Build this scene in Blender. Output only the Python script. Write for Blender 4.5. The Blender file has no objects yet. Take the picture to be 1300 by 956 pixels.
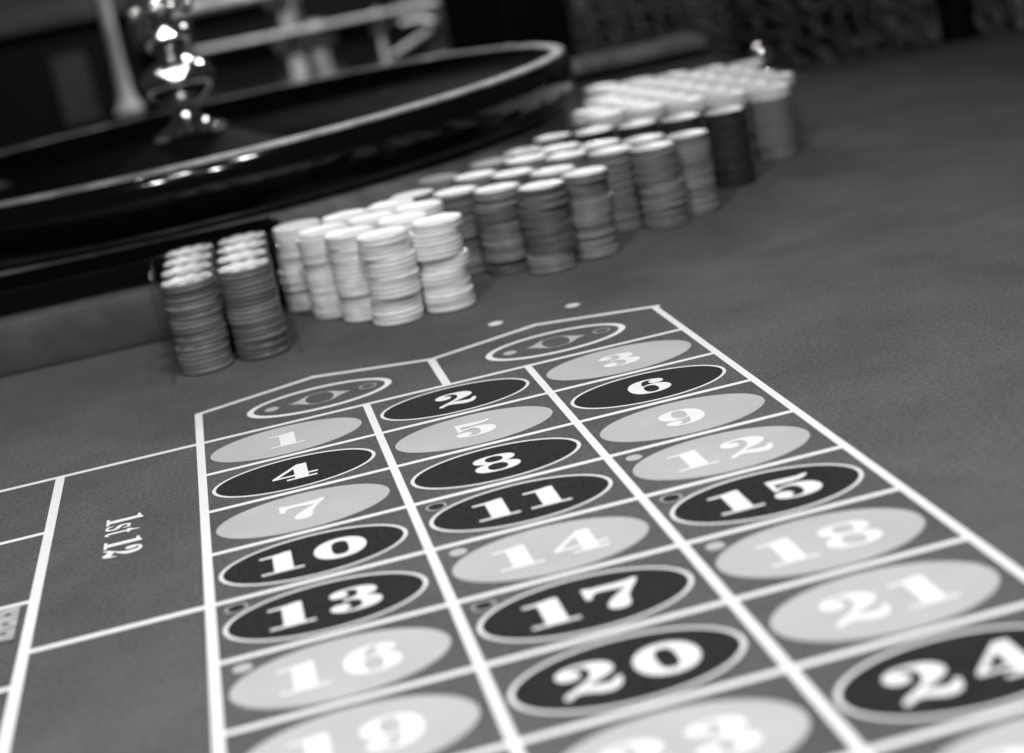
import bpy, bmesh, math, random
from mathutils import Vector, Matrix
random.seed(11)
SC = bpy.context.scene
COL = SC.collection

# ------------------------------------------------------------------ camera
CAM_POS = (0.0513148, -1.0228746, 0.2927569)
RIGHT = Vector((0.96320198, -0.19474456, -0.18524715))
DOWN = Vector((-0.2269917, -0.22030885, -0.94865103))
FWD = Vector((0.14393304, 0.95579211, -0.25640732))
cd = bpy.data.cameras.new("camera")
cam = bpy.data.objects.new("camera", cd)
COL.objects.link(cam)
M = Matrix.Identity(4)
for i in range(3):
    M[i][0] = RIGHT[i]; M[i][1] = -DOWN[i]; M[i][2] = -FWD[i]; M[i][3] = CAM_POS[i]
cam.matrix_world = M
cd.sensor_width = 36.0
cd.lens = 36.0 * 2127.45 / 1300.0
cd.shift_y = -(478.0 - 433.5) / 1300.0
cd.clip_start = 0.02
cd.clip_end = 200.0
cd.dof.use_dof = True
cd.dof.focus_distance = 0.972
cd.dof.aperture_fstop = 5.1
SC.camera = cam

# ------------------------------------------------------------------ world, lamps, exposure
w = bpy.data.worlds.new("World"); SC.world = w; w.use_nodes = True
bg = w.node_tree.nodes["Background"]
bg.inputs[0].default_value = (1, 1, 1, 1)
bg.inputs[1].default_value = 0.03
vs = SC.view_settings
vs.view_transform = 'Standard'; vs.look = 'None'; vs.gamma = 1.0; vs.exposure = 0.0
vs.use_curve_mapping = False

def downlight(name, loc, power, size, aim=None, spread=180):
    ld = bpy.data.lights.new(name, 'AREA'); ld.shape = 'DISK'; ld.size = size; ld.energy = power
    ld.spread = math.radians(spread)
    o = bpy.data.objects.new(name, ld); COL.objects.link(o); o.location = loc
    d = Vector(aim if aim else (loc[0], loc[1], 0)) - Vector(loc)
    o.rotation_euler = d.to_track_quat('-Z', 'Y').to_euler()
    return o
for lx, ly, lp in ((-0.35, -0.95, 8.5), (-0.10, -0.50, 4.2), (0.15, -1.0, 9.0), (0.30, -0.30, 5.6)):
    downlight('layout_lamp', (lx, ly, 1.2), lp, 0.09)
for lx, ly, lz in ((-0.55, 0.35, 1.7), (-0.25, 0.05, 1.5), (0.10, -0.05, 1.8), (0.40, 0.10, 1.5), (0.65, 0.45, 1.7), (-0.25, 1.6, 1.7), (0.30, 1.6, 1.6),
                   (-0.7, 1.1, 1.6), (0.55, 1.2, 1.8), (-0.45, -0.25, 1.9), (0.25, 0.55, 2.0), (-0.1, 1.0, 2.0)):
    downlight('wheel_spot', (lx, ly, lz), 0.075, 0.022, (0.031, 0.84, 0.15), 24)
for lx, ly, lp in ((0.95, 2.9, 0.30), (0.50, 3.0, 0.26), (0.05, 2.9, 0.22)):
    downlight('pendant_lamp', (lx, ly, 1.35), lp, 0.16, (0.34, 0.50, 0), 27)  # low out-of-view lights added to put sheen on the chip tops
for lx, ly, lp in ((0.1, 2.3, 9.0), (0.55, 2.4, 9.0), (1.3, 2.6, 5.0)):
    downlight('pit_lamp', (lx, ly, 1.6), lp, 0.1, (lx, 3.3, 0.0), 110)  # fill lights added to brighten the cabinet and background
downlight('aisle_lamp', (1.9, 1.2, 1.9), 3.0, 0.12, (1.45, 2.0, -0.2), 60)  # unseen fill light added for the armchair and floor past the felt

# ------------------------------------------------------------------ helpers
def mat(name, col, rough=0.6, metal=0.0, spec=0.5, coat=0.0, coat_rough=0.1, noise=None, bump=None, sheen=0.0, trans=0.0, ior=1.5):
    m = bpy.data.materials.new(name); m.use_nodes = True
    nt = m.node_tree; b = nt.nodes['Principled BSDF']
    c = (col, col, col, 1) if isinstance(col, (int, float)) else (*col, 1)
    b.inputs['Base Color'].default_value = c
    b.inputs['Roughness'].default_value = rough
    b.inputs['Metallic'].default_value = metal
    b.inputs['Specular IOR Level'].default_value = spec
    b.inputs['Coat Weight'].default_value = coat
    b.inputs['Coat Roughness'].default_value = coat_rough
    b.inputs['Sheen Weight'].default_value = sheen
    b.inputs['Transmission Weight'].default_value = trans
    b.inputs['IOR'].default_value = ior
    tc = nt.nodes.new('ShaderNodeTexCoord')
    if noise:                       # list of (scale, low, high) multiplied onto the colour
        prev = None
        for sc_, lo, hi in noise:
            n = nt.nodes.new('ShaderNodeTexNoise'); n.inputs['Scale'].default_value = sc_
            n.inputs['Detail'].default_value = 3
            nt.links.new(tc.outputs['Object'], n.inputs['Vector'])
            r = nt.nodes.new('ShaderNodeMapRange')
            r.inputs['From Min'].default_value = 0.3; r.inputs['From Max'].default_value = 0.7
            r.inputs['To Min'].default_value = lo; r.inputs['To Max'].default_value = hi
            nt.links.new(n.outputs['Fac'], r.inputs['Value'])
            mx = nt.nodes.new('ShaderNodeMix'); mx.data_type = 'RGBA'; mx.blend_type = 'MULTIPLY'
            mx.inputs['Factor'].default_value = 1.0
            if prev is None: mx.inputs['A'].default_value = c
            else: nt.links.new(prev, mx.inputs['A'])
            nt.links.new(r.outputs['Result'], mx.inputs['B'])
            prev = mx.outputs['Result']
        nt.links.new(prev, b.inputs['Base Color'])
    if bump:
        n = nt.nodes.new('ShaderNodeTexNoise'); n.inputs['Scale'].default_value = bump[0]
        n.inputs['Detail'].default_value = 2
        nt.links.new(tc.outputs['Object'], n.inputs['Vector'])
        bp = nt.nodes.new('ShaderNodeBump'); bp.inputs['Strength'].default_value = bump[1]
        bp.inputs['Distance'].default_value = bump[2]
        nt.links.new(n.outputs['Fac'], bp.inputs['Height'])
        nt.links.new(bp.outputs['Normal'], b.inputs['Normal'])
    return m

def link(o, parent=None, label=None, cat=None, group=None, kind=None):
    COL.objects.link(o)
    if parent is not None: o.parent = parent
    if label: o['label'] = label
    if cat: o['category'] = cat
    if group: o['group'] = group
    if kind: o['kind'] = kind
    return o

def empty(name, loc=(0, 0, 0), label=None, cat=None, group=None, rot=None):
    o = bpy.data.objects.new(name, None); o.location = loc; o.empty_display_size = 0.02
    if rot: o.rotation_euler = rot
    return link(o, None, label, cat, group)

def mesh_obj(name, bm, mats, parent=None, smooth=False, **kw):
    me = bpy.data.meshes.new(name)
    bmesh.ops.recalc_face_normals(bm, faces=bm.faces)
    bm.to_mesh(me); bm.free()
    for m in (mats if isinstance(mats, (list, tuple)) else [mats]): me.materials.append(m)
    if smooth:
        for p in me.polygons: p.use_smooth = True
        try: me.set_sharp_from_angle(angle=math.radians(38))
        except Exception: pass
    return link(bpy.data.objects.new(name, me), parent, **kw)

def box(bm, x0, x1, y0, y1, z0, z1, bev=0.0, seg=2):
    t = bmesh.new()
    bmesh.ops.create_cube(t, size=1.0)
    for v in t.verts:
        v.co = Vector((x0 + (v.co.x + .5) * (x1 - x0), y0 + (v.co.y + .5) * (y1 - y0), z0 + (v.co.z + .5) * (z1 - z0)))
    if bev: bmesh.ops.bevel(t, geom=list(t.edges), offset=bev, segments=seg, affect='EDGES', profile=0.5)
    merge(bm, t)
    return bm

def merge(bm, t, mtx=None):
    vm = {}
    for v in t.verts: vm[v] = bm.verts.new(mtx @ v.co if mtx else v.co)
    for f in t.faces:
        nf = bm.faces.new([vm[v] for v in f.verts]); nf.material_index = f.material_index; nf.smooth = f.smooth
    t.free()

def lathe(bm, prof, seg=64, close=False):
    rings = []
    for r, z in prof:
        if r < 1e-6: rings.append([bm.verts.new((0, 0, z))])
        else: rings.append([bm.verts.new((r * math.cos(2 * math.pi * k / seg), r * math.sin(2 * math.pi * k / seg), z)) for k in range(seg)])
    pairs = list(zip(rings, rings[1:]))
    if close: pairs.append((rings[-1], rings[0]))
    for a, b in pairs:
        for k in range(seg):
            k2 = (k + 1) % seg
            if len(a) == 1 and len(b) == 1: continue
            if len(a) == 1: bm.faces.new((a[0], b[k], b[k2]))
            elif len(b) == 1: bm.faces.new((a[k], b[0], a[k2]))
            else: bm.faces.new((a[k], b[k], b[k2], a[k2]))
    return bm

def tube(bm, pts, r, seg=10, caps=True):
    pts = [Vector(p) for p in pts]; rings = []
    up = Vector((0, 0, 1))
    for i, p in enumerate(pts):
        d = (pts[min(i + 1, len(pts) - 1)] - pts[max(i - 1, 0)]).normalized()
        a = d.cross(up)
        if a.length < 1e-3: a = d.cross(Vector((1, 0, 0)))
        a.normalize(); b = d.cross(a).normalized()
        rr = r[i] if isinstance(r, (list, tuple)) else r
        rings.append([bm.verts.new(p + a * rr * math.cos(2 * math.pi * k / seg) + b * rr * math.sin(2 * math.pi * k / seg)) for k in range(seg)])
    for a, b in zip(rings, rings[1:]):
        for k in range(seg): bm.faces.new((a[k], a[(k + 1) % seg], b[(k + 1) % seg], b[k]))
    if caps: bm.faces.new(rings[0]); bm.faces.new(rings[-1])
    return bm

# ------------------------------------------------------------------ materials
FELT = mat('felt', 0.105, rough=1.0, spec=0.03, sheen=0.0, noise=[(420, 0.77, 1.23), (1100, 0.78, 1.22), (9, 0.86, 1.14), (38, 0.94, 1.06)], bump=(2200, 0.35, 0.0004))
PRINT_WHITE = mat('print_white', 0.81, rough=0.85, spec=0.2, noise=[(1800, 0.95, 1.03), (60, 0.97, 1.02)], bump=(2200, 0.2, 0.0003))
PRINT_LIGHT = mat('print_light', 0.47, rough=0.85, spec=0.2, noise=[(500, 0.95, 1.05), (30, 0.95, 1.04)], bump=(2200, 0.25, 0.0003))
PRINT_BLACK = mat('print_black', 0.016, rough=0.9, spec=0.2, noise=[(420, 0.45, 1.7), (60, 0.9, 1.1)], bump=(2200, 0.3, 0.0004))
PRINT_RING = mat('print_ring', 0.72, rough=0.85, spec=0.2, noise=[(2200, 0.94, 1.05)])
PRINT_GREY = mat('print_grey', 0.36, rough=0.9, spec=0.2, noise=[(2200, 0.9, 1.1)])
LACQUER = mat('black_lacquer', 0.003, rough=0.10, spec=0.35, coat=0.35, coat_rough=0.03, bump=(22, 0.30, 0.003))
LACQUER_DULL = mat('black_lacquer_dull', 0.002, rough=0.6, spec=0.01)
RIM = mat('rim_veneer', 0.31, rough=0.5, spec=0.25, noise=[(7, 0.02, 1.5), (30, 0.45, 1.35), (90, 0.8, 1.1)], bump=(24, 0.4, 0.004))  # colour noise paints broken reflections along the pale rim
CHROME = mat('chrome', 0.66, rough=0.10, metal=1.0, bump=(70, 0.25, 0.002))
BASEGREY = mat('plinth_grey', 0.20, rough=0.22, spec=0.5, noise=[(16, 0.5, 1.5), (60, 0.8, 1.2)])
BOARD = mat('board_grey', 0.075, rough=0.5, noise=[(22, 0.75, 1.3), (90, 0.9, 1.1)])
def acrylic():
    m = bpy.data.materials.new('acrylic'); m.use_nodes = True; nt = m.node_tree
    for n in list(nt.nodes):
        if n.type != 'OUTPUT_MATERIAL': nt.nodes.remove(n)
    out = [n for n in nt.nodes if n.type == 'OUTPUT_MATERIAL'][0]
    tr = nt.nodes.new('ShaderNodeBsdfTransparent'); tr.inputs[0].default_value = (0.99, 0.99, 0.99, 1)
    gl = nt.nodes.new('ShaderNodeBsdfGlossy'); gl.inputs['Roughness'].default_value = 0.06
    fr = nt.nodes.new('ShaderNodeFresnel'); fr.inputs['IOR'].default_value = 1.45
    mx = nt.nodes.new('ShaderNodeMixShader')
    ml = nt.nodes.new('ShaderNodeMath'); ml.operation = 'MULTIPLY'; ml.inputs[1].default_value = 0.25; nt.links.new(fr.outputs[0], ml.inputs[0]); nt.links.new(ml.outputs[0], mx.inputs[0]); nt.links.new(tr.outputs[0], mx.inputs[1]); nt.links.new(gl.outputs[0], mx.inputs[2])
    nt.links.new(mx.outputs[0], out.inputs['Surface']); return m
ACRYLIC = acrylic()
DARK = mat('dark_vinyl', 0.004, rough=0.55, spec=0.15)
PALE = mat('pale_metal', 0.55, rough=0.4, noise=[(12, 0.6, 1.25)])
RAILGREY = mat('rail_leather', 0.30, rough=0.5, noise=[(14, 0.3, 1.5), (50, 0.8, 1.2)])
MIDGREY = mat('cabinet_grey', 0.05, rough=0.5, noise=[(9, 0.55, 1.4)])
DIM = mat('dim_grey', 0.03, rough=0.6, noise=[(6, 0.7, 1.3)])

# ------------------------------------------------------------------ setting
def carpet_mat():
    m = mat('carpet', 0.03, rough=0.95, spec=0.1)
    nt = m.node_tree; b = nt.nodes['Principled BSDF']
    tc = nt.nodes.new('ShaderNodeTexCoord')
    nz = nt.nodes.new('ShaderNodeTexNoise'); nz.inputs['Scale'].default_value = 3.0
    mixv = nt.nodes.new('ShaderNodeMix'); mixv.data_type = 'RGBA'; mixv.inputs['Factor'].default_value = 0.25
    nt.links.new(tc.outputs['Object'], nz.inputs['Vector'])
    nt.links.new(tc.outputs['Object'], mixv.inputs['A']); nt.links.new(nz.outputs['Color'], mixv.inputs['B'])
    wv = nt.nodes.new('ShaderNodeTexWave'); wv.wave_type = 'RINGS'; wv.inputs['Scale'].default_value = 3.2
    wv.inputs['Distortion'].default_value = 7.0; wv.inputs['Detail'].default_value = 1.5
    nt.links.new(mixv.outputs['Result'], wv.inputs['Vector'])
    cr = nt.nodes.new('ShaderNodeValToRGB')
    cr.color_ramp.elements[0].position = 0.62; cr.color_ramp.elements[0].color = (0.003, 0.003, 0.003, 1)
    cr.color_ramp.elements[1].position = 0.85; cr.color_ramp.elements[1].color = (0.05, 0.05, 0.05, 1)
    nt.links.new(wv.outputs['Fac'], cr.inputs['Fac']); nt.links.new(cr.outputs['Color'], b.inputs['Base Color'])
    return m
bm = bmesh.new()
vs_ = [bm.verts.new(p) for p in ((-6, -3, -.8), (14, -3, -.8), (14, 22, -.8), (-6, 22, -.8))]; bm.faces.new(vs_)
mesh_obj('floor', bm, carpet_mat(), kind='structure')

# ------------------------------------------------------------------ roulette table
CU = 0.106
CV = 0.106 * 0.6432
table = empty('roulette_table', (0, 0, -0.8), 'roulette table covered in grey felt with a white printed number layout', 'table')
TP = (0, 0, 0.8)
def tpart(name, bm, mats, parent=None, **kw):
    o = mesh_obj(name, bm, mats, parent or table, **kw)
    if parent is None: o.location = TP
    return o
OUT = [(-1.3, -1.25), (1.75, -1.25), (1.75, 0.93), (1.06, 0.945), (0.80, 1.0), (0.80, 1.50), (-1.3, 1.50)]
bm = bmesh.new()
top = [bm.verts.new((x, y, 0)) for x, y in OUT]; bot = [bm.verts.new((x, y, -0.045)) for x, y in OUT]
bm.faces.new(top); bm.faces.new(bot)
for i in range(len(OUT)): bm.faces.new((top[i], top[(i + 1) % 7], bot[(i + 1) % 7], bot[i]))
felt = tpart('felt', bm, FELT)
bm = bmesh.new(); box(bm, -1.15, 0.7, -1.1, 1.3, -0.20, -0.047)
tpart('apron', bm, DARK)
for lx, ly in ((-1.0, -0.9), (0.55, -0.9), (-1.0, 1.1), (0.55, 1.1)):
    bm = bmesh.new(); lathe(bm, [(0, -.8), (.07, -.8), (.07, -.77), (.045, -.74), (.04, -.5), (.06, -.3), (.06, -.202), (0, -.202)], 20)
    o = tpart('leg', bm, DARK, smooth=True); o.location = (lx, ly, 0.8)
# far padded rail of the wheel end, and thin edging along the far side
bm = bmesh.new(); box(bm, -1.3, 0.80, 1.43, 1.505, 0.0006, 0.031, 0.009, 3)
tpart('padded_rail', bm, RAILGREY, smooth=True)
bm = bmesh.new(); box(bm, -1.3, 0.795, 1.415, 1.429, 0.0006, 0.014, 0.002, 1)
tpart('rail_face', bm, DARK)
bm = bmesh.new()
e0 = [(0.80, 1.0), (1.06, 0.945), (1.75, 0.93)]
for (xa, ya), (xb, yb) in zip(e0, e0[1:]):
    d = Vector((xb - xa, yb - ya, 0)).normalized(); n = Vector((-d.y, d.x, 0)) * 0.03
    q = [Vector((xa, ya, 0)), Vector((xb, yb, 0)), Vector((xb, yb, 0)) + n, Vector((xa, ya, 0)) + n]
    a_ = [bm.verts.new(p + Vector((0, 0, -0.03))) for p in q]; b_ = [bm.verts.new(p + Vector((0, 0, 0.004))) for p in q]
    bm.faces.new(a_); bm.faces.new(b_)
    for i in range(4): bm.faces.new((a_[i], a_[(i + 1) % 4], b_[(i + 1) % 4], b_[i]))
tpart('edging', bm, mat('edging_grey', 0.05, rough=0.7, spec=0.1))

# --- printed layout: every mark is a thin sheet lying on the felt
def uv(u, v): return (u * CU, -v * CV)
def flat_poly(name, contour, z, m, **kw):
    bm = bmesh.new(); bm.faces.new([bm.verts.new((x, y, z)) for x, y in contour])
    me_o = tpart(name, bm, m, felt, **kw); return me_o
LW = 0.0046
def line(u0, v0, u1, v1, z=0.00026, wd=LW, ext=0.0):
    a = Vector(uv(u0, v0)); b = Vector(uv(u1, v1)); d = (b - a).normalized(); n = Vector((-d.y, d.x)) * wd / 2
    a = a - d * ext; b = b + d * ext
    return flat_poly('grid_line', [a - n, b - n, b + n, a + n], z, PRINT_WHITE)
NROW = 9
for u in range(4):
    v0 = -1.03 if u in (0, 3) else 0.0
    line(u, v0, u, NROW, 0.00030, LW if u else 0.0050, 0.0)
for v in range(0, NROW + 1):
    line(0, v, 3, v, 0.00022, 0.0042)
# zero cells with pointed tops
for k, u0 in enumerate((0.0, 1.5)):
    line(u0, -1.03, u0 + 0.75, -1.415, 0.00026, 0.0050, 0.002)
    line(u0 + 0.75, -1.415, u0 + 1.5 + (0.02 if k else 0), -1.03, 0.00032, 0.0050, 0.002)
line(1.5, -1.03, 1.5, -0.03, 0.00028, 0.0054)
# dozen and even-money boxes
line(-0.82, 0, -0.82, NROW, 0.00030, 0.0056)
line(-2.4, 0, 0, 0, 0.00022, 0.0046)
line(-0.82, 4, 0, 4, 0.00022, 0.0050); line(-0.82, 8, 0, 8, 0.00022, 0.0050)
for v in (1.51, 3.03, 4.54, 6.05, 7.56): line(-2.4, v, -0.82, v, 0.00022, 0.0046)
line(-1.65, 0, -1.65, NROW, 0.00026)

def ellipse(cu, cv, a, b, n=56):
    cx, cy = uv(cu, cv)
    return [(cx + a * math.cos(2 * math.pi * k / n), cy + b * math.sin(2 * math.pi * k / n)) for k in range(n)]
def ring_sheet(name, cu, cv, a, b, wd, z, m, n=56, **kw):
    o_ = ellipse(cu, cv, a, b, n); i_ = ellipse(cu, cv, a - wd, b - wd, n)
    bm = bmesh.new(); A = [bm.verts.new((*p, z)) for p in o_]; B = [bm.verts.new((*p, z)) for p in i_]
    for k in range(n): bm.faces.new((A[k], A[(k + 1) % n], B[(k + 1) % n], B[k]))
    return tpart(name, bm, m, felt, **kw)

# --- numerals: fat slab-serif digits drawn as outlines (700 units tall)
GLYPH = {
 '0': (660, "M 330 712 C 520 712 645 560 645 350 C 645 140 520 -12 330 -12 C 140 -12 15 140 15 350 C 15 560 140 712 330 712 Z M 330 590 C 405 590 432 540 432 350 C 432 160 405 110 330 110 C 255 110 228 160 228 350 C 228 540 255 590 330 590 Z"),
 '1': (520, "M 10 0 L 510 0 L 510 58 L 388 58 L 388 700 L 310 700 C 250 672 140 652 10 648 L 10 592 L 162 592 L 162 58 L 10 58 Z"),
 '2': (640, "M 40 0 L 40 70 C 130 190 375 300 375 490 C 375 600 330 648 262 648 C 215 648 185 632 172 608 C 240 604 280 560 280 502 C 280 442 232 400 166 400 C 96 400 42 450 42 525 C 42 632 150 712 310 712 C 484 712 596 632 596 500 C 596 360 420 300 245 190 C 345 215 390 152 470 152 C 530 152 552 188 562 246 L 618 246 C 612 90 560 -12 450 -12 C 340 -12 290 75 205 75 C 152 75 116 50 100 0 Z"),
 '3': (650, "M 300 712 C 150 712 60 645 60 562 C 60 496 110 458 168 458 C 228 458 268 498 268 550 C 268 590 244 622 208 634 C 228 650 256 656 286 656 C 346 656 376 612 376 532 C 376 440 330 398 250 398 L 200 398 L 200 334 L 250 334 C 345 334 396 290 396 190 C 396 95 350 44 280 44 C 240 44 208 54 188 74 C 232 86 262 120 262 166 C 262 222 220 262 156 262 C 90 262 42 216 42 150 C 42 55 150 -12 310 -12 C 504 -12 616 70 616 195 C 616 300 530 355 424 368 C 522 390 588 440 588 530 C 588 642 470 712 300 712 Z"),
 '4': (650, "M 15 160 L 15 222 L 372 705 L 508 705 L 508 226 L 640 226 L 640 160 L 508 160 L 508 66 L 620 66 L 620 0 L 205 0 L 205 66 L 322 66 L 322 160 Z M 322 226 L 322 520 L 100 226 Z"),
 '5': (645, "M 88 702 L 88 318 L 146 318 C 172 372 216 402 270 402 C 352 402 392 338 392 224 C 392 110 352 44 276 44 C 238 44 208 56 190 76 C 234 90 262 124 262 168 C 262 226 216 264 156 264 C 90 264 42 216 42 150 C 42 55 150 -12 310 -12 C 504 -12 616 88 616 230 C 616 372 504 466 342 466 C 260 466 196 442 150 402 L 150 545 C 236 528 336 528 424 545 C 516 562 578 614 600 702 L 540 702 C 520 684 484 676 432 676 C 330 676 230 702 88 702 Z"),
 '6': (655, "M 594 560 C 594 652 492 712 352 712 C 150 712 36 560 36 340 C 36 110 148 -12 332 -12 C 506 -12 622 88 622 224 C 622 362 524 448 392 448 C 332 448 284 428 252 392 C 252 562 292 656 372 656 C 406 656 432 646 446 630 C 406 620 380 590 380 548 C 380 494 422 458 480 458 C 548 458 594 500 594 560 Z M 335 392 C 404 392 438 330 438 220 C 438 105 406 44 335 44 C 266 44 238 105 238 220 C 238 330 266 392 335 392 Z"),
 '7': (630, "M 18 400 L 18 705 L 82 705 C 88 684 106 676 146 678 C 320 690 460 650 560 708 L 612 708 L 612 650 C 540 480 424 330 424 150 C 424 50 386 -14 302 -14 C 214 -14 176 48 186 122 C 202 240 352 380 470 520 C 380 500 290 560 190 548 C 112 538 92 500 84 400 Z"),
 '8': (650, "M 325 712 C 504 712 604 645 604 540 C 604 455 548 400 452 372 C 562 344 624 282 624 190 C 624 65 506 -12 325 -12 C 144 -12 26 65 26 190 C 26 282 88 344 198 372 C 102 400 46 455 46 540 C 46 645 146 712 325 712 Z M 325 658 C 400 658 444 610 444 534 C 444 458 400 410 325 410 C 250 410 206 458 206 534 C 206 610 250 658 325 658 Z M 325 336 C 408 336 456 284 456 190 C 456 96 408 44 325 44 C 242 44 194 96 194 190 C 194 284 242 336 325 336 Z"),
 's': (400, "M 60 150 L 30 150 L 30 0 L 70 0 L 90 30 C 130 0 170 -10 210 -10 C 320 -10 380 50 380 140 C 380 230 320 260 220 285 C 160 300 130 312 130 350 C 130 390 165 415 205 415 C 265 415 300 375 315 315 L 352 315 L 352 465 L 315 465 L 296 438 C 265 462 230 475 190 475 C 90 475 30 415 30 330 C 30 240 95 210 190 188 C 250 172 285 160 285 118 C 285 76 250 48 200 48 C 130 48 85 90 60 150 Z"),
 't': (330, "M 20 465 L 20 405 L 90 405 L 90 130 C 90 40 130 -10 215 -10 C 280 -10 318 25 330 70 L 298 84 C 285 60 270 52 252 52 C 222 52 212 75 212 120 L 212 405 L 310 405 L 310 465 L 212 465 L 212 640 L 165 640 C 150 560 100 490 20 465 Z"),
 '-': (330, "M 40 210 L 290 210 L 290 300 L 40 300 Z"),
}
def path_contours(s, n=9):
    tk = s.split(); i = 0; out = []; cur = []; cmd = None; p = None
    while i < len(tk):
        if tk[i] in 'MLCZ':
            cmd = tk[i]; i += 1
            if cmd == 'Z': out.append(cur); cur = []; continue
        if cmd in 'ML':
            p = (float(tk[i]), float(tk[i + 1])); i += 2; cur.append(p)
        elif cmd == 'C':
            a, b, c = [(float(tk[i + 2 * k]), float(tk[i + 2 * k + 1])) for k in range(3)]; i += 6
            for k in range(1, n + 1):
                t = k / n; q = 1 - t
                cur.append(tuple(q ** 3 * p[j] + 3 * q * q * t * a[j] + 3 * q * t * t * b[j] + t ** 3 * c[j] for j in (0, 1)))
            p = c
    return out
_gm = {}
def glyph_mesh(ch, m):
    key = (ch, m.name)
    if key in _gm: return _gm[key]
    src = '6' if ch == '9' else ch
    W_, s = GLYPH[src]
    cu_ = bpy.data.curves.new('glyph', 'CURVE'); cu_.dimensions = '2D'; cu_.fill_mode = 'BOTH'
    for con in path_contours(s):
        if ch == '9': con = [(W_ - x, 700 - y) for x, y in con]
        if math.dist(con[0], con[-1]) < 1e-6: con = con[:-1]
        sp = cu_.splines.new('POLY'); sp.points.add(len(con) - 1)
        for pt, (x, y) in zip(sp.points, con): pt.co = (x, y, 0, 1)
        sp.use_cyclic_u = True
    tmp = bpy.data.objects.new('glyph', cu_); COL.objects.link(tmp)
    dg = bpy.context.evaluated_depsgraph_get(); dg.update()
    me = bpy.data.meshes.new_from_object(tmp.evaluated_get(dg))
    bpy.data.objects.remove(tmp); bpy.data.curves.remove(cu_)
    me.materials.clear(); me.materials.append(m)
    for p in me.polygons: p.material_index = 0
    _gm[key] = (me, W_); return _gm[key]
def text(s, cu, cv, height, xs, z, m, rot=0.0, gap=120, name='numeral', space=300):
    """row of glyphs centred on layout point (cu, cv)"""
    k = height / 700.0
    ws = [space if c == ' ' else glyph_mesh(c, m)[1] for c in s]
    tot = (sum(ws) + gap * (len(s) - 1)) * k * xs
    x = -tot / 2; cx, cy = uv(cu, cv); c_, s_ = math.cos(rot), math.sin(rot)
    for c, wd in zip(s, ws):
        if c != ' ':
            o = bpy.data.objects.new(name, glyph_mesh(c, m)[0]); lx, ly = x, -height / 2
            o.location = (cx + lx * c_ - ly * s_, cy + lx * s_ + ly * c_, z)
            o.rotation_euler = (0, 0, rot); o.scale = (k * xs, k, 1)
            link(o, felt)
        x += (wd + gap) * k * xs

RED = {1, 3, 5, 7, 9, 12, 14, 16, 18, 19, 21, 23, 25, 27}
for n in range(1, 3 * NROW + 1):
    cu = (n - 1) % 3 + 0.494; cv = (n - 1) // 3 + 0.51
    if n in RED:
        flat_poly('number_oval', ellipse(cu, cv, 0.442 * CU, 0.425 * CV), 0.00016, PRINT_LIGHT, label=f'pale oval printed with {n}')
    else:
        ring_sheet('oval_outline', cu, cv, 0.447 * CU, 0.422 * CV, 0.0021, 0.00026, PRINT_RING)
        flat_poly('number_oval', ellipse(cu, cv, 0.447 * CU - 0.0008, 0.422 * CV - 0.0008), 0.00016, PRINT_BLACK, label=f'black white-edged oval printed with {n}')
    text(str(n), cu, cv, 0.0262, 1.12, 0.00034, PRINT_WHITE, gap=110)
    if 11 <= n <= 18:
        if n in RED: flat_poly('marker_dot', ellipse(cu - 0.38, cv - 0.35, 0.0044, 0.0044, 20), 0.00020, PRINT_LIGHT)
        else:
            ring_sheet('marker_ring', cu - 0.38, cv - 0.35, 0.0056, 0.0056, 0.0013, 0.00026, PRINT_GREY, 20)
            flat_poly('marker_dot', ellipse(cu - 0.38, cv - 0.35, 0.0044, 0.0044, 20), 0.00020, PRINT_BLACK)
# zero ovals with their ringed emblem
for cu in (0.75, 2.268):
    cv = -0.60
    ring_sheet('zero_outline', cu, cv, 0.455 * CU, 0.41 * CV, 0.0044, 0.00024, PRINT_WHITE)
    ring_sheet('zero_figure', cu, cv, 0.0128, 0.0128, 0.0013, 0.00022, PRINT_GREY, 40)
    for sx in (-1, 1):
        cx, cy = uv(cu, cv)
        outl = [(0.0070, 0.0133), (0.0105, 0.0118), (0.0140, 0.0085), (0.0178, 0.0045), (0.0240, 0.0006), (0.0262, 0.0), (0.0240, -0.0008), (0.0178, -0.0045),
                (0.0140, -0.0085), (0.0105, -0.0118), (0.0070, -0.0133), (0.0092, -0.0100), (0.0112, -0.0050), (0.0118, 0.0), (0.0112, 0.0050), (0.0092, 0.0100)]
        flat_poly('zero_crescent', [(cx + sx * x * 0.80, cy + y * 0.84) for x, y in outl], 0.00026, PRINT_LIGHT)
    flat_poly('marker_dot', ellipse(cu - 0.30, cv + 0.01, 0.0046, 0.0046, 20), 0.00020, PRINT_LIGHT)
    ring_sheet('marker_ring', cu + 0.305, cv - 0.01, 0.0060, 0.0060, 0.0014, 0.00026, PRINT_GREY, 20)
for u, v in ((2.03, -1.855), (2.573, -1.858)):
    flat_poly('marker_dot', ellipse(u, v, 0.0054, 0.0054, 20), 0.00020, PRINT_WHITE)
text('1st 12', -0.417, 2.05, 0.0205, 0.72, 0.00026, PRINT_WHITE, rot=-math.pi / 2, gap=60, name='dozen_lettering', space=330)
text('1-18', -1.236, 0.75, 0.0200, 0.60, 0.00026, PRINT_WHITE, rot=-math.pi / 2, gap=70, name='chance_lettering')

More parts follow.
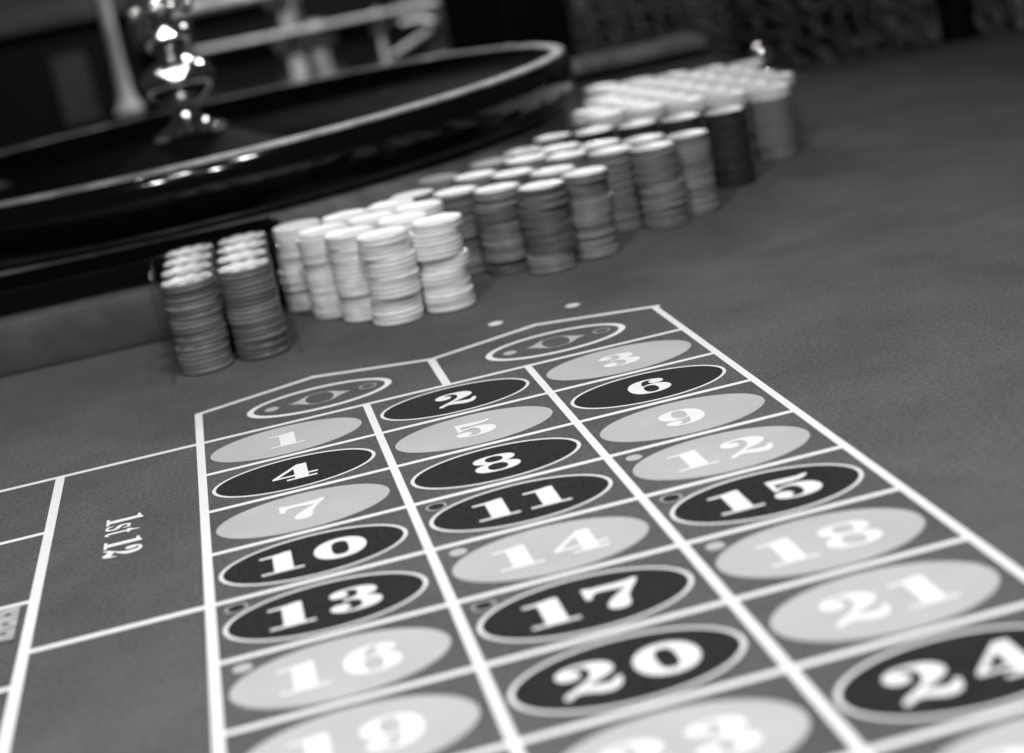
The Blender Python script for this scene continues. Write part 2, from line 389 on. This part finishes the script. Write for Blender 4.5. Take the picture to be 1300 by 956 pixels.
# ------------------------------------------------------------------ small printed card at the frame's edge
card = empty('printed_card', (0, 0, 0), 'small light grey printed card lying in the lower outside bet box', 'card')
CARDM = mat('card_stock', 0.42, rough=0.6, noise=[(160, 0.7, 1.25)])
CARDI = mat('card_ink', 0.12, rough=0.7)
bm = bmesh.new(); x0, y1 = uv(-1.30, 3.10); x1, y0 = uv(-0.878, 3.72)
box(bm, x0, x1, y0, y1, 0.0007, 0.0014)
mesh_obj('card_sheet', bm, CARDM, card)
rr = random.Random(4)
for r_ in range(3):
    for k in range(6):
        bm = bmesh.new(); xx = x1 - 0.004 - k * 0.0068; yy = y1 - 0.008 - r_ * 0.012
        box(bm, xx - 0.0045 * rr.uniform(.6, 1), xx, yy - 0.006 * rr.uniform(.5, 1), yy, 0.00141, 0.00165)
        mesh_obj('print_mark', bm, CARDI, card)

# ------------------------------------------------------------------ roulette wheel
WH = 0.11; WC = (0.031, 0.84)
wheel = empty('roulette_wheel', (WC[0], WC[1], 0.0), 'large black lacquered roulette wheel with pale rim and chrome turret', 'roulette wheel',
              rot=(-0.027, -0.019, 0))
def wpart(name, bm, m, smooth=True, parent=None, loc=(0, 0, 0), rot=(0, 0, 0), **kw):
    o = mesh_obj(name, bm, m, parent or wheel, smooth=smooth, **kw); o.location = loc; o.rotation_euler = rot; return o
bm = bmesh.new()
lathe(bm, [(0.30, 0.0525), (0.394, 0.0525), (0.403, 0.0545), (0.412, 0.0600), (0.4185, 0.070), (0.4215, 0.082), (0.4220, 0.092), (0.4212, 0.098), (0.4196, 0.1025), (0.4180, 0.1055),
           (0.4165, 0.1075)], 128)
wpart('bowl', bm, LACQUER)
bm = bmesh.new()
lathe(bm, [(0.4163, 0.1065), (0.4155, 0.1095), (0.412, 0.1108), (0.405, 0.1112), (0.4025, 0.1095), (0.402, 0.105)], 128)
wpart('rim', bm, RIM)
bm = bmesh.new()
lathe(bm, [(0.4021, 0.1085), (0.396, 0.098), (0.385, 0.088), (0.375, 0.083), (0.31, 0.066), (0.272, 0.052), (0.268, 0.046)], 128)
wpart('ball_track', bm, LACQUER_DULL)
bm = bmesh.new()
lathe(bm, [(0.266, 0.045), (0.262, 0.052), (0.228, 0.050), (0.226, 0.043), (0.195, 0.041), (0.193, 0.050), (0.14, 0.062), (0.08, 0.083), (0.045, 0.100), (0.030, 0.104), (0, 0.104)], 96)
rotor = wpart('rotor', bm, LACQUER_DULL)
sep = bmesh.new(); box(sep, 0.195, 0.228, -0.0008, 0.0008, 0.0412, 0.0505)
sep_o = wpart('pocket_separator', sep, CHROME, smooth=False, parent=rotor)
for k in range(1, 38):
    o = bpy.data.objects.new('pocket_separator', sep_o.data); o.rotation_euler = (0, 0, 2 * math.pi * k / 38); link(o, rotor)
# ball deflectors on the track
bm = bmesh.new()
dv = [bm.verts.new(p) for p in ((-0.022, 0, 0), (0, -0.008, 0), (0.022, 0, 0), (0, 0.008, 0), (0, 0, 0.009))]
for a, b in ((0, 1), (1, 2), (2, 3), (3, 0)): bm.faces.new((dv[a], dv[b], dv[4]))
bm.faces.new(dv[:4])
df = wpart('ball_deflector', bm, CHROME, smooth=False, loc=(0.34, 0, 0.0745))
for k in range(1, 8):
    o = bpy.data.objects.new('ball_deflector', df.data); a = 2 * math.pi * k / 8
    o.location = (0.34 * math.cos(a), 0.34 * math.sin(a), 0.0745)
    o.rotation_euler = (0, 0, a + (math.pi / 2 if k % 2 else 0)); link(o, wheel)
df.rotation_euler = (0, 0, 0)
# chrome turret
TZ = 0.104
tur = wpart('turret', lathe(bmesh.new(), [(0, TZ), (.036, TZ), (.0365, TZ + .003), (.030, TZ + .007), (.020, TZ + .012), (.0135, TZ + .019), (.0125, TZ + .026),
    (.016, TZ + .031), (.0165, TZ + .034), (.021, TZ + .038), (.031, TZ + .046), (.036, TZ + .056), (.036, TZ + .063), (.031, TZ + .072), (.020, TZ + .079),
    (.013, TZ + .083), (.012, TZ + .088), (.0165, TZ + .092), (.024, TZ + .098), (.0265, TZ + .105), (.024, TZ + .112), (.015, TZ + .118), (.010, TZ + .121), (.0095, TZ + .128),
    (.014, TZ + .132), (.0145, TZ + .138), (.009, TZ + .143), (.007, TZ + .150), (.0115, TZ + .155), (.0125, TZ + .162), (.010, TZ + .168), (0, TZ + .172)], 40), CHROME)
tur.scale = (1.14, 1.14, 1.0)
for k in range(4):
    a = math.pi / 4 + k * math.pi / 2
    bm = bmesh.new()
    tube(bm, [(0.012 * math.cos(a), 0.012 * math.sin(a), TZ + .135), (0.03 * math.cos(a), 0.03 * math.sin(a), TZ + .135)], 0.0035, 10)
    t = bmesh.new(); bmesh.ops.create_uvsphere(t, u_segments=14, v_segments=10, radius=0.0075)
    merge(bm, t, Matrix.Translation((0.034 * math.cos(a), 0.034 * math.sin(a), TZ + .135)))
    wpart('turret_arm', bm, CHROME, parent=tur)
bm = bmesh.new(); lathe(bm, [(0, -0.018), (0.404, -0.018), (0.404, 0.044), (0.398, 0.0490), (0, 0.0490)], 96)
wpart('plinth', bm, BASEGREY, smooth=True, loc=(0, 0, 0.003))

# ------------------------------------------------------------------ low black box in front of the wheel
bx = empty('low_black_box', (-0.255, 0.39, 0.0), 'low glossy black box standing before the wheel, behind the dark chip stacks', 'box')
bm = bmesh.new(); box(bm, -0.345, 0.345, -0.045, 0.030, 0.0008, 0.062, 0.003, 2)
mesh_obj('body', bm, LACQUER, bx, smooth=True)
bm = bmesh.new(); box(bm, -0.338, 0.338, -0.038, 0.024, 0.0622, 0.0645, 0.001, 1)
mesh_obj('top_panel', bm, LACQUER_DULL, bx)
bm = bmesh.new(); box(bm, -0.9, 0.24, -0.0735, -0.0455, 0.0008, 0.0425, 0.002, 2)
mesh_obj('front_board', bm, BOARD, bx, smooth=True, label='grey board along the box front')

# ------------------------------------------------------------------ chips
CR = 0.0195; CH = 0.0033
def chip_mats(name, side, top, spot):
    return [mat(name + '_side', side, rough=0.42, spec=0.5),
            mat(name + '_inlay', top, rough=0.40, spec=0.5, noise=[(120, 0.88, 1.08), (400, 0.9, 1.06)]),
            mat(name + '_spot', spot, rough=0.38, spec=0.5)]
def chip_bm(bm, mtx=None, seg=32, g=''):
    b = 0.0008; ri = 0.0125 if g == 'rack' else 0.0165
    prof = [(0.0, 0.0), (CR - b, 0.0), (CR, b), (CR, CH - b), (CR - b, CH), (ri, CH), (ri - 0.0003, CH - 0.00015), (0.0, CH - 0.00015)]
    t = bmesh.new(); lathe(t, prof, seg)
    for f in t.faces:
        c = f.calc_center_median(); r = math.hypot(c.x, c.y); a = math.degrees(math.atan2(c.y, c.x)) % 45
        if c.z > CH - 0.0002 and r < ri - 0.0002: f.material_index = 1
        elif r > ri - 0.0002 and a < (23 if g == 'rack' else 17) and (g != 'rack' or c.z > CH - 0.0001): f.material_index = 2
        else: f.material_index = 0
        f.smooth = False
    merge(bm, t, mtx)
STYLE = {  # group -> list of (shade word, side, inlay, spot)
 'rack': [('dark grey', 0.15, 0.74, 0.74), ('charcoal', 0.11, 0.74, 0.74), ('grey', 0.19, 0.74, 0.74)],
 'white': [('white', 0.90, 0.88, 0.84), ('off-white', 0.80, 0.86, 0.78)],
 'mixed': [('grey', 0.18, 0.66, 0.165), ('pale grey', 0.26, 0.68, 0.24), ('dark grey', 0.115, 0.64, 0.12)],
 'smooth': [('mid grey', 0.25, 0.68, 0.235), ('darker grey', 0.18, 0.66, 0.17)],
 'black': [('near-black', 0.034, 0.68, 0.030)],
 'far': [('grey', 0.20, 0.84, 0.19), ('white', 0.82, 0.86, 0.78)],
}
CMESH = {}
for g, sl in STYLE.items():
    for k, (wd, s_, t_, p_) in enumerate(sl):
        bm = bmesh.new(); chip_bm(bm, g=g)
        me = bpy.data.meshes.new('chip'); bmesh.ops.recalc_face_normals(bm, faces=bm.faces); bm.to_mesh(me); bm.free()
        for m in chip_mats(f'chip_{g}_{k}', s_, t_, p_): me.materials.append(m)
        for p in me.polygons: p.use_smooth = True
        me.set_sharp_from_angle(angle=math.radians(30))
        CMESH[g, k] = me
STACKS = []   # (group, x, y, count, where)
def add(g, x, y, where, n=20): STACKS.append((g, x, y, n, where))
ORD = ['first', 'second', 'third', 'fourth', 'fifth', 'sixth', 'seventh', 'eighth', 'ninth', 'tenth', 'eleventh', 'twelfth', 'thirteenth', 'fourteenth',
       'fifteenth', 'sixteenth', 'seventeenth', 'eighteenth', 'nineteenth', 'bottom']
for c, (x, y) in enumerate(((0.009, 0.193), (0.051, 0.197))):
    for r in range(4):
        add('rack', x + 0.001 * r, y + 0.0398 * r, f"dark column beside the {'grey board' if c == 0 else 'white cluster'}, {ORD[r]} stack back")
for r, row in enumerate([[(156, 204), (197, 210)], [(135, 240), (176, 246)], [(114, 275), (155, 281), (195, 286)], [(98, 322), (137, 317), (177, 321)]]):
    for c, (x, y) in enumerate(row): add('white', x / 1000, y / 1000, f"white cluster, {ORD[r]} row back, {ORD[c]} stack along")
for r, row in enumerate([[(289, 257), (259, 287), (230, 316), (200, 345)], [(328, 273), (313, 312), (286, 343), (258, 373), (228, 400)]]):
    for c, (x, y) in enumerate(row): add('mixed', x / 1000, y / 1000, f"{'near' if r == 0 else 'rear'} row beside the white cluster, {ORD[c]} stack in")
for r, row in enumerate([[(402, 322), (370, 347), (339, 373), (309, 400), (279, 427)], [(437, 343), (406, 370), (374, 395), (344, 422), (314, 449)]]):
    for c, (x, y) in enumerate(row): add('smooth', x / 1000, y / 1000, f"{'near' if r == 0 else 'rear'} row before the near-black stacks, {ORD[c]} stack in")
for c in range(5): add('black', 0.499 - 0.0365 * c, 0.427 + 0.0165 * c, f"near-black row, {ORD[c]} stack from its outer end")
for r in range(7):
    for c in range(7):
        x = 0.571 - 0.0368 * (c + 0.5 * (r % 2)) + 0.0145 * r; y = 0.508 + 0.0155 * (c + 0.5 * (r % 2)) + 0.0325 * r
        if math.hypot(x - WC[0], y - WC[1]) > 0.446 and not (r >= 5 and c == 0) and x < 0.625:
            add('far', x, y, f"far block, {ORD[r]} row back, {ORD[c]} stack in")
SHOWN_TEXT = "0:0-19; 1:19; 2:19; 3:19; 4:0-19; 5:19; 6:19; 7:19; 8:0-19; 9:0-19; 10:3 6-13 17-19; 11:19; 12:18-19; 13:19; 14:19; 15:9 19; 16:19; 17:19; 18:0-19; 19:0-19; 20:19; 21:19; 22:0-19; 23:19; 24:19; 25:19; 26:19; 27:0-19; 28:17-19; 29:18-19; 30:19; 31:19; 32:1 11 13-19; 33:19; 34:19; 35:19; 36:19; 37:0-19; 38:17-19; 39:18-19; 40:18-19; 41:19; 42:0-19; 43:17-19; 44:17-19; 45:17-19; 46:18-19; 47:19; 48:19; 49:19; 50:19; 51:19; 52:19; 53:19; 54:19; 55:19; 56:19; 57:19; 58:19; 59:19; 60:19; 61:19; 62:19; 63:19; 64:19; 65:19; 66:19; 67:19; 68:19; 69:19; 70:19; 71:19; 72:19; 73:19; 74:19"
SHOWN = {int(e.split(':')[0]): {n for r_ in e.split(':')[1].split() for n in range(int(r_.split('-')[0]), int(r_.split('-')[-1]) + 1)} for e in SHOWN_TEXT.split('; ')}   # stack -> levels built as separate chips
GROUPN = {'rack': 'dark chips in the acrylic rack', 'white': 'white chips in the bright cluster', 'mixed': 'mixed grey chips beside the white cluster',
          'smooth': 'smooth grey chips before the black stacks', 'black': 'near-black chips', 'far': 'chips in the far block'}
rest = {}
rs = random.Random(5)
for si, (g, x, y, n, where) in enumerate(STACKS):
    dx = dy = 0.0; run = 0; shade = 0
    amp = {'rack': 0.0008, 'white': 0.0022, 'mixed': 0.0018, 'smooth': 0.0012, 'black': 0.0005, 'far': 0.0005}[g]
    run_len = {'rack': (4, 6), 'white': (3, 6), 'mixed': (2, 5), 'smooth': (5, 9), 'black': (20, 21), 'far': (8, 12)}[g]
    for lv in range(n):
        if run == 0:
            run = rs.randint(*run_len); dx = rs.uniform(-amp, amp); dy = rs.uniform(-amp, amp); shade = rs.randrange(len(STYLE[g]))
        run -= 1
        cx = x + dx + rs.uniform(-.0005, .0005); cy = y + dy + rs.uniform(-.0005, .0005); cz = 0.0006 + lv * (CH + 0.00008)
        rot = rs.uniform(0, 6.28)
        k = shade if rs.random() < 0.72 else rs.randrange(len(STYLE[g]))
        if g == 'far': k = 1 if lv >= n - 3 else 0
        if SHOWN is None or lv in SHOWN.get(si, ()):
            o = bpy.data.objects.new('casino_chip', CMESH[g, k]); o.location = (cx, cy, cz); o.rotation_euler = (0, 0, rot)
            lvl = 'top' if lv == n - 1 else ('bottom' if lv == 0 else ORD[n - 1 - lv] + ' from top')
            link(o, None, f"{STYLE[g][k][0]} chip, {lvl}: {where}", 'casino chip', GROUPN[g])
            o['sid'] = si; o['lv'] = lv
        else:
            rest.setdefault((g, k), []).append(Matrix.Translation((cx, cy, cz)) @ Matrix.Rotation(rot, 4, 'Z'))
if rest:
    bm = bmesh.new(); mats = []
    for key, lst in rest.items():
        base = len(mats); mats += list(CMESH[key].materials)
        for mtx in lst:
            t = bmesh.new(); chip_bm(t, mtx, 32, key[0])
            for f in t.faces: f.material_index += base
            merge(bm, t)
    mesh_obj('stacked_chips', bm, mats, None, smooth=True, kind='stuff', label='remaining casino chips filling the lower and rear stacks', cat='casino chips')

# ------------------------------------------------------------------ clear acrylic rack round the dark stacks
rk = empty('acrylic_chip_rack', (0.031, 0.255, 0), 'clear acrylic rack holding the two columns of dark chips', 'chip rack')
for nm, a in (('side_panel', (-0.0478, -0.0452, -0.092, 0.088)), ('side_panel', (0.0455, 0.0481, -0.088, 0.088))):
    bm = bmesh.new(); box(bm, a[0], a[1], a[2], a[3], 0.0012, 0.078, 0.0008, 2)
    mesh_obj(nm, bm, ACRYLIC, rk, smooth=True)

# ------------------------------------------------------------------ win marker behind the far chips
mk = empty('win_marker', (0.665, 0.79, 0.0006), 'small chrome win marker standing behind the far chip block', 'marker')
bm = bmesh.new(); lathe(bm, [(0, 0), (.019, 0), (.020, .004), (.016, .012), (.008, .02), (.007, .034), (.011, .040), (.006, .047), (.005, .052)], 32)
mesh_obj('stem', bm, CHROME, mk, smooth=True)
bm = bmesh.new(); bmesh.ops.create_uvsphere(bm, u_segments=24, v_segments=14, radius=0.0135)
o = mesh_obj('knob', bm, CHROME, mk, smooth=True); o.location = (0, 0, 0.064)

# ------------------------------------------------------------------ blurred things beyond the table
def rounded_panel(bm, x0, x1, z0, z1, y0, y1, r):
    pts = []
    for cx, cz, a0 in ((x1 - r, z1 - r, 0), (x0 + r, z1 - r, 90), (x0 + r, z0 + r, 180), (x1 - r, z0 + r, 270)):
        for k in range(7):
            a = math.radians(a0 + 15 * k); pts.append((cx + r * math.cos(a), cz + r * math.sin(a)))
    A = [bm.verts.new((x, y0, z)) for x, z in pts]; B = [bm.verts.new((x, y1, z)) for x, z in pts]
    bm.faces.new(A); bm.faces.new(B)
    for i in range(len(A)): bm.faces.new((A[i], A[(i + 1) % len(A)], B[(i + 1) % len(B)], B[i]))
cab = empty('low_cabinet', (0.33, 3.3, -0.8), 'blurred grey cabinet with pale rails and rounded black panels behind the wheel', 'cabinet')
def cpart(name, bm, m, smooth=False):
    o = mesh_obj(name, bm, m, cab, smooth=smooth); o.location = (-0.33, -3.3, 0.8); return o
bm = bmesh.new(); box(bm, -0.03, 0.68, 3.22, 3.6, -0.8, 0.36, 0.01, 1); cpart('body', bm, MIDGREY)
for x0, x1, z0, z1 in ((0.055, 0.25, 0.078, 0.145), (0.07, 0.25, -0.045, 0.04), (0.40, 0.49, -0.06, 0.045), (0.33, 0.56, 0.075, 0.145), (0.53, 0.62, -0.06, 0.03)):
    bm = bmesh.new(); rounded_panel(bm, x0, x1, z0, z1, 3.195, 3.219, 0.02); cpart('rounded_panel', bm, DARK)
for x0, x1, zc, h in ((-0.03, 0.31, 0.165, 0.020), (0.05, 0.665, 0.060, 0.011), (0.05, 0.665, -0.075, 0.009)):
    bm = bmesh.new(); box(bm, x0, x1, 3.165, 3.192, zc - h / 2, zc + h / 2, 0.003, 2); cpart('pale_rail', bm, PALE)
for x0, x1 in ((0.275, 0.315), (0.335, 0.375), (0.505, 0.517)):
    bm = bmesh.new(); box(bm, x0, x1, 3.196, 3.2185, -0.40, 0.30, 0.003, 1); cpart('upright', bm, PALE if x1 - x0 < 0.02 else RAILGREY)
for k, (x, z, h) in enumerate(((0.02, -0.10, 0.10), (0.10, -0.13, 0.08), (0.20, -0.12, 0.09), (0.44, -0.14, 0.08))):
    bm = bmesh.new(); rounded_panel(bm, x, x + 0.05, z - h, z, 3.197, 3.2185, 0.01); cpart('small_panel', bm, RAILGREY if k % 2 else DIM)
bm = bmesh.new(); tube(bm, [(0.52, 3.15, -0.045), (0.58, 3.14, -0.02), (0.625, 3.13, 0.0), (0.635, 3.12, 0.02), (0.615, 3.13, 0.03), (0.56, 3.15, 0.028)], 0.007, 10)
cpart('curved_handle', bm, PALE, True)

pl = empty('pale_post', (-0.105, 2.6, -0.8), 'pale upright post rising behind the chrome turret', 'post')
bm = bmesh.new(); lathe(bm, [(0, 0), (.09, 0), (.09, .02), (.03, .06), (.022, .5), (.022, .78), (.030, .80), (.016, .83), (.013, .90), (.013, 1.4), (0, 1.4)], 24)
o = mesh_obj('shaft', bm, PALE, pl, smooth=True)
bm = bmesh.new(); lathe(bm, [(0.0, 1.401), (.03, 1.401), (.03, 1.42), (0, 1.43)], 24); mesh_obj('cap', bm, PALE, pl, smooth=True)

cn = empty('dim_counter', (-0.4, 4.2, -0.8), 'dim grey counter far behind the wheel at the frame corner', 'counter')
bm = bmesh.new(); box(bm, -0.9, 0.30, -0.05, 0.5, 0.955, 1.02, 0.01, 2); mesh_obj('counter_top', bm, mat('counter_grey', 0.045, 0.5, noise=[(5, .6, 1.3)]), cn)
bm = bmesh.new(); box(bm, -0.85, 0.28, 0.0, 0.45, 0.0, 0.954); mesh_obj('body', bm, DARK, cn)
bm = bmesh.new(); box(bm, 0.035, 0.14, -0.03, -0.001, 0.66, 0.87, 0.004, 1); mesh_obj('panel', bm, DIM, cn)

def stool(loc, label, h=0.95):
    s = empty('bar_stool', loc, label, 'stool', 'stools beyond the table')
    bm = bmesh.new(); lathe(bm, [(0, 0), (.2, 0), (.2, .012), (.03, .03), (.025, .55), (.03, .60), (0, .60)], 28); mesh_obj('pedestal', bm, DARK, s, smooth=True)
    bm = bmesh.new(); lathe(bm, [(0, .601), (.16, .601), (.19, .615), (.19, .66), (.17, .675), (0, .68)], 32); mesh_obj('seat', bm, DARK, s, smooth=True)
    bm = bmesh.new(); tube(bm, [(0, -.15, .64), (0, -.185, .72), (0, -.19, .85), (0, -.19, h + .3)], [.022, .022, .024, .024], 14); mesh_obj('back_post', bm, DARK, s, smooth=True)
    bm = bmesh.new(); rounded_panel(bm, -.17, .17, h + .22, h + .5, -.17, -.14, .05); mesh_obj('backrest', bm, DARK, s)
    return s
stool((1.06, 1.32, -0.8), 'black stool whose upright post rises beyond the felt edge')
stool((0.70, 2.55, -0.8), 'black stool standing beside the grey cabinet')

gb = empty('grey_pillar', (1.2, 3.3, -0.8), 'short dim grey pillar beyond the padded rail', 'pillar')
bm = bmesh.new(); box(bm, -0.036, 0.036, -0.03, 0.03, 0.02, 0.90, 0.004, 1); mesh_obj('shaft', bm, DIM, gb)
bm = bmesh.new(); box(bm, -0.07, 0.07, -0.07, 0.07, 0.0, 0.019, 0.003, 1); mesh_obj('foot', bm, DARK, gb)
tp = empty('thin_grey_pole', (1.40, 1.62, -0.8), 'thin grey pole in the far corner beyond the felt', 'pole')
bm = bmesh.new(); tube(bm, [(0, 0, 0.02), (0, 0, 1.3)], 0.010, 12); mesh_obj('shaft', bm, RAILGREY, tp, smooth=True)
bm = bmesh.new(); lathe(bm, [(0, 0), (.08, 0), (.08, .012), (.02, .019), (0, .019)], 24); mesh_obj('foot', bm, DARK, tp, smooth=True)

def pattern_mat():
    m = mat('patterned_cloth', 0.05, rough=0.9, spec=0.1)
    nt = m.node_tree; b = nt.nodes['Principled BSDF']; tc = nt.nodes.new('ShaderNodeTexCoord')
    wv = nt.nodes.new('ShaderNodeTexWave'); wv.bands_direction = 'DIAGONAL'; wv.inputs['Scale'].default_value = 15.0
    wv.inputs['Distortion'].default_value = 9.0; wv.inputs['Detail'].default_value = 1.0; wv.inputs['Detail Scale'].default_value = 1.6
    nt.links.new(tc.outputs['Object'], wv.inputs['Vector'])
    cr = nt.nodes.new('ShaderNodeValToRGB')
    cr.color_ramp.elements[0].position = 0.45; cr.color_ramp.elements[0].color = (0.006, 0.006, 0.006, 1)
    cr.color_ramp.elements[1].position = 0.9; cr.color_ramp.elements[1].color = (0.085, 0.085, 0.085, 1)
    nt.links.new(wv.outputs['Fac'], cr.inputs['Fac']); nt.links.new(cr.outputs['Color'], b.inputs['Base Color'])
    return m
PAT = pattern_mat()
for cl, lab in (((1.30, 2.0, -0.8), 'dark armchair in leafy patterned cloth beyond the felt edge'), ((1.17, 2.75, -0.8), 'dim patterned armchair beyond the padded rail and far chips')):
  ch = empty('armchair', cl, lab, 'armchair', 'armchairs beyond the table')
  for nm, a in (('backrest', (-0.27, 0.27, -0.05, 0.06, 0.40, 1.0)), ('seat', (-0.25, 0.25, 0.07, 0.55, 0.28, 0.44)), ('armrest', (-0.36, -0.28, -0.02, 0.55, 0.28, 0.62)), ('armrest', (0.28, 0.36, -0.02, 0.55, 0.28, 0.62))):
      bm = bmesh.new(); box(bm, *a, 0.03, 3); mesh_obj(nm, bm, PAT, ch, smooth=True)
  for lx in (-0.22, 0.22):
      for ly in (0.02, 0.5):
          bm = bmesh.new(); tube(bm, [(lx, ly, 0.0), (lx, ly, 0.279)], [0.016, 0.024], 10); mesh_obj('leg', bm, DARK, ch, smooth=True)
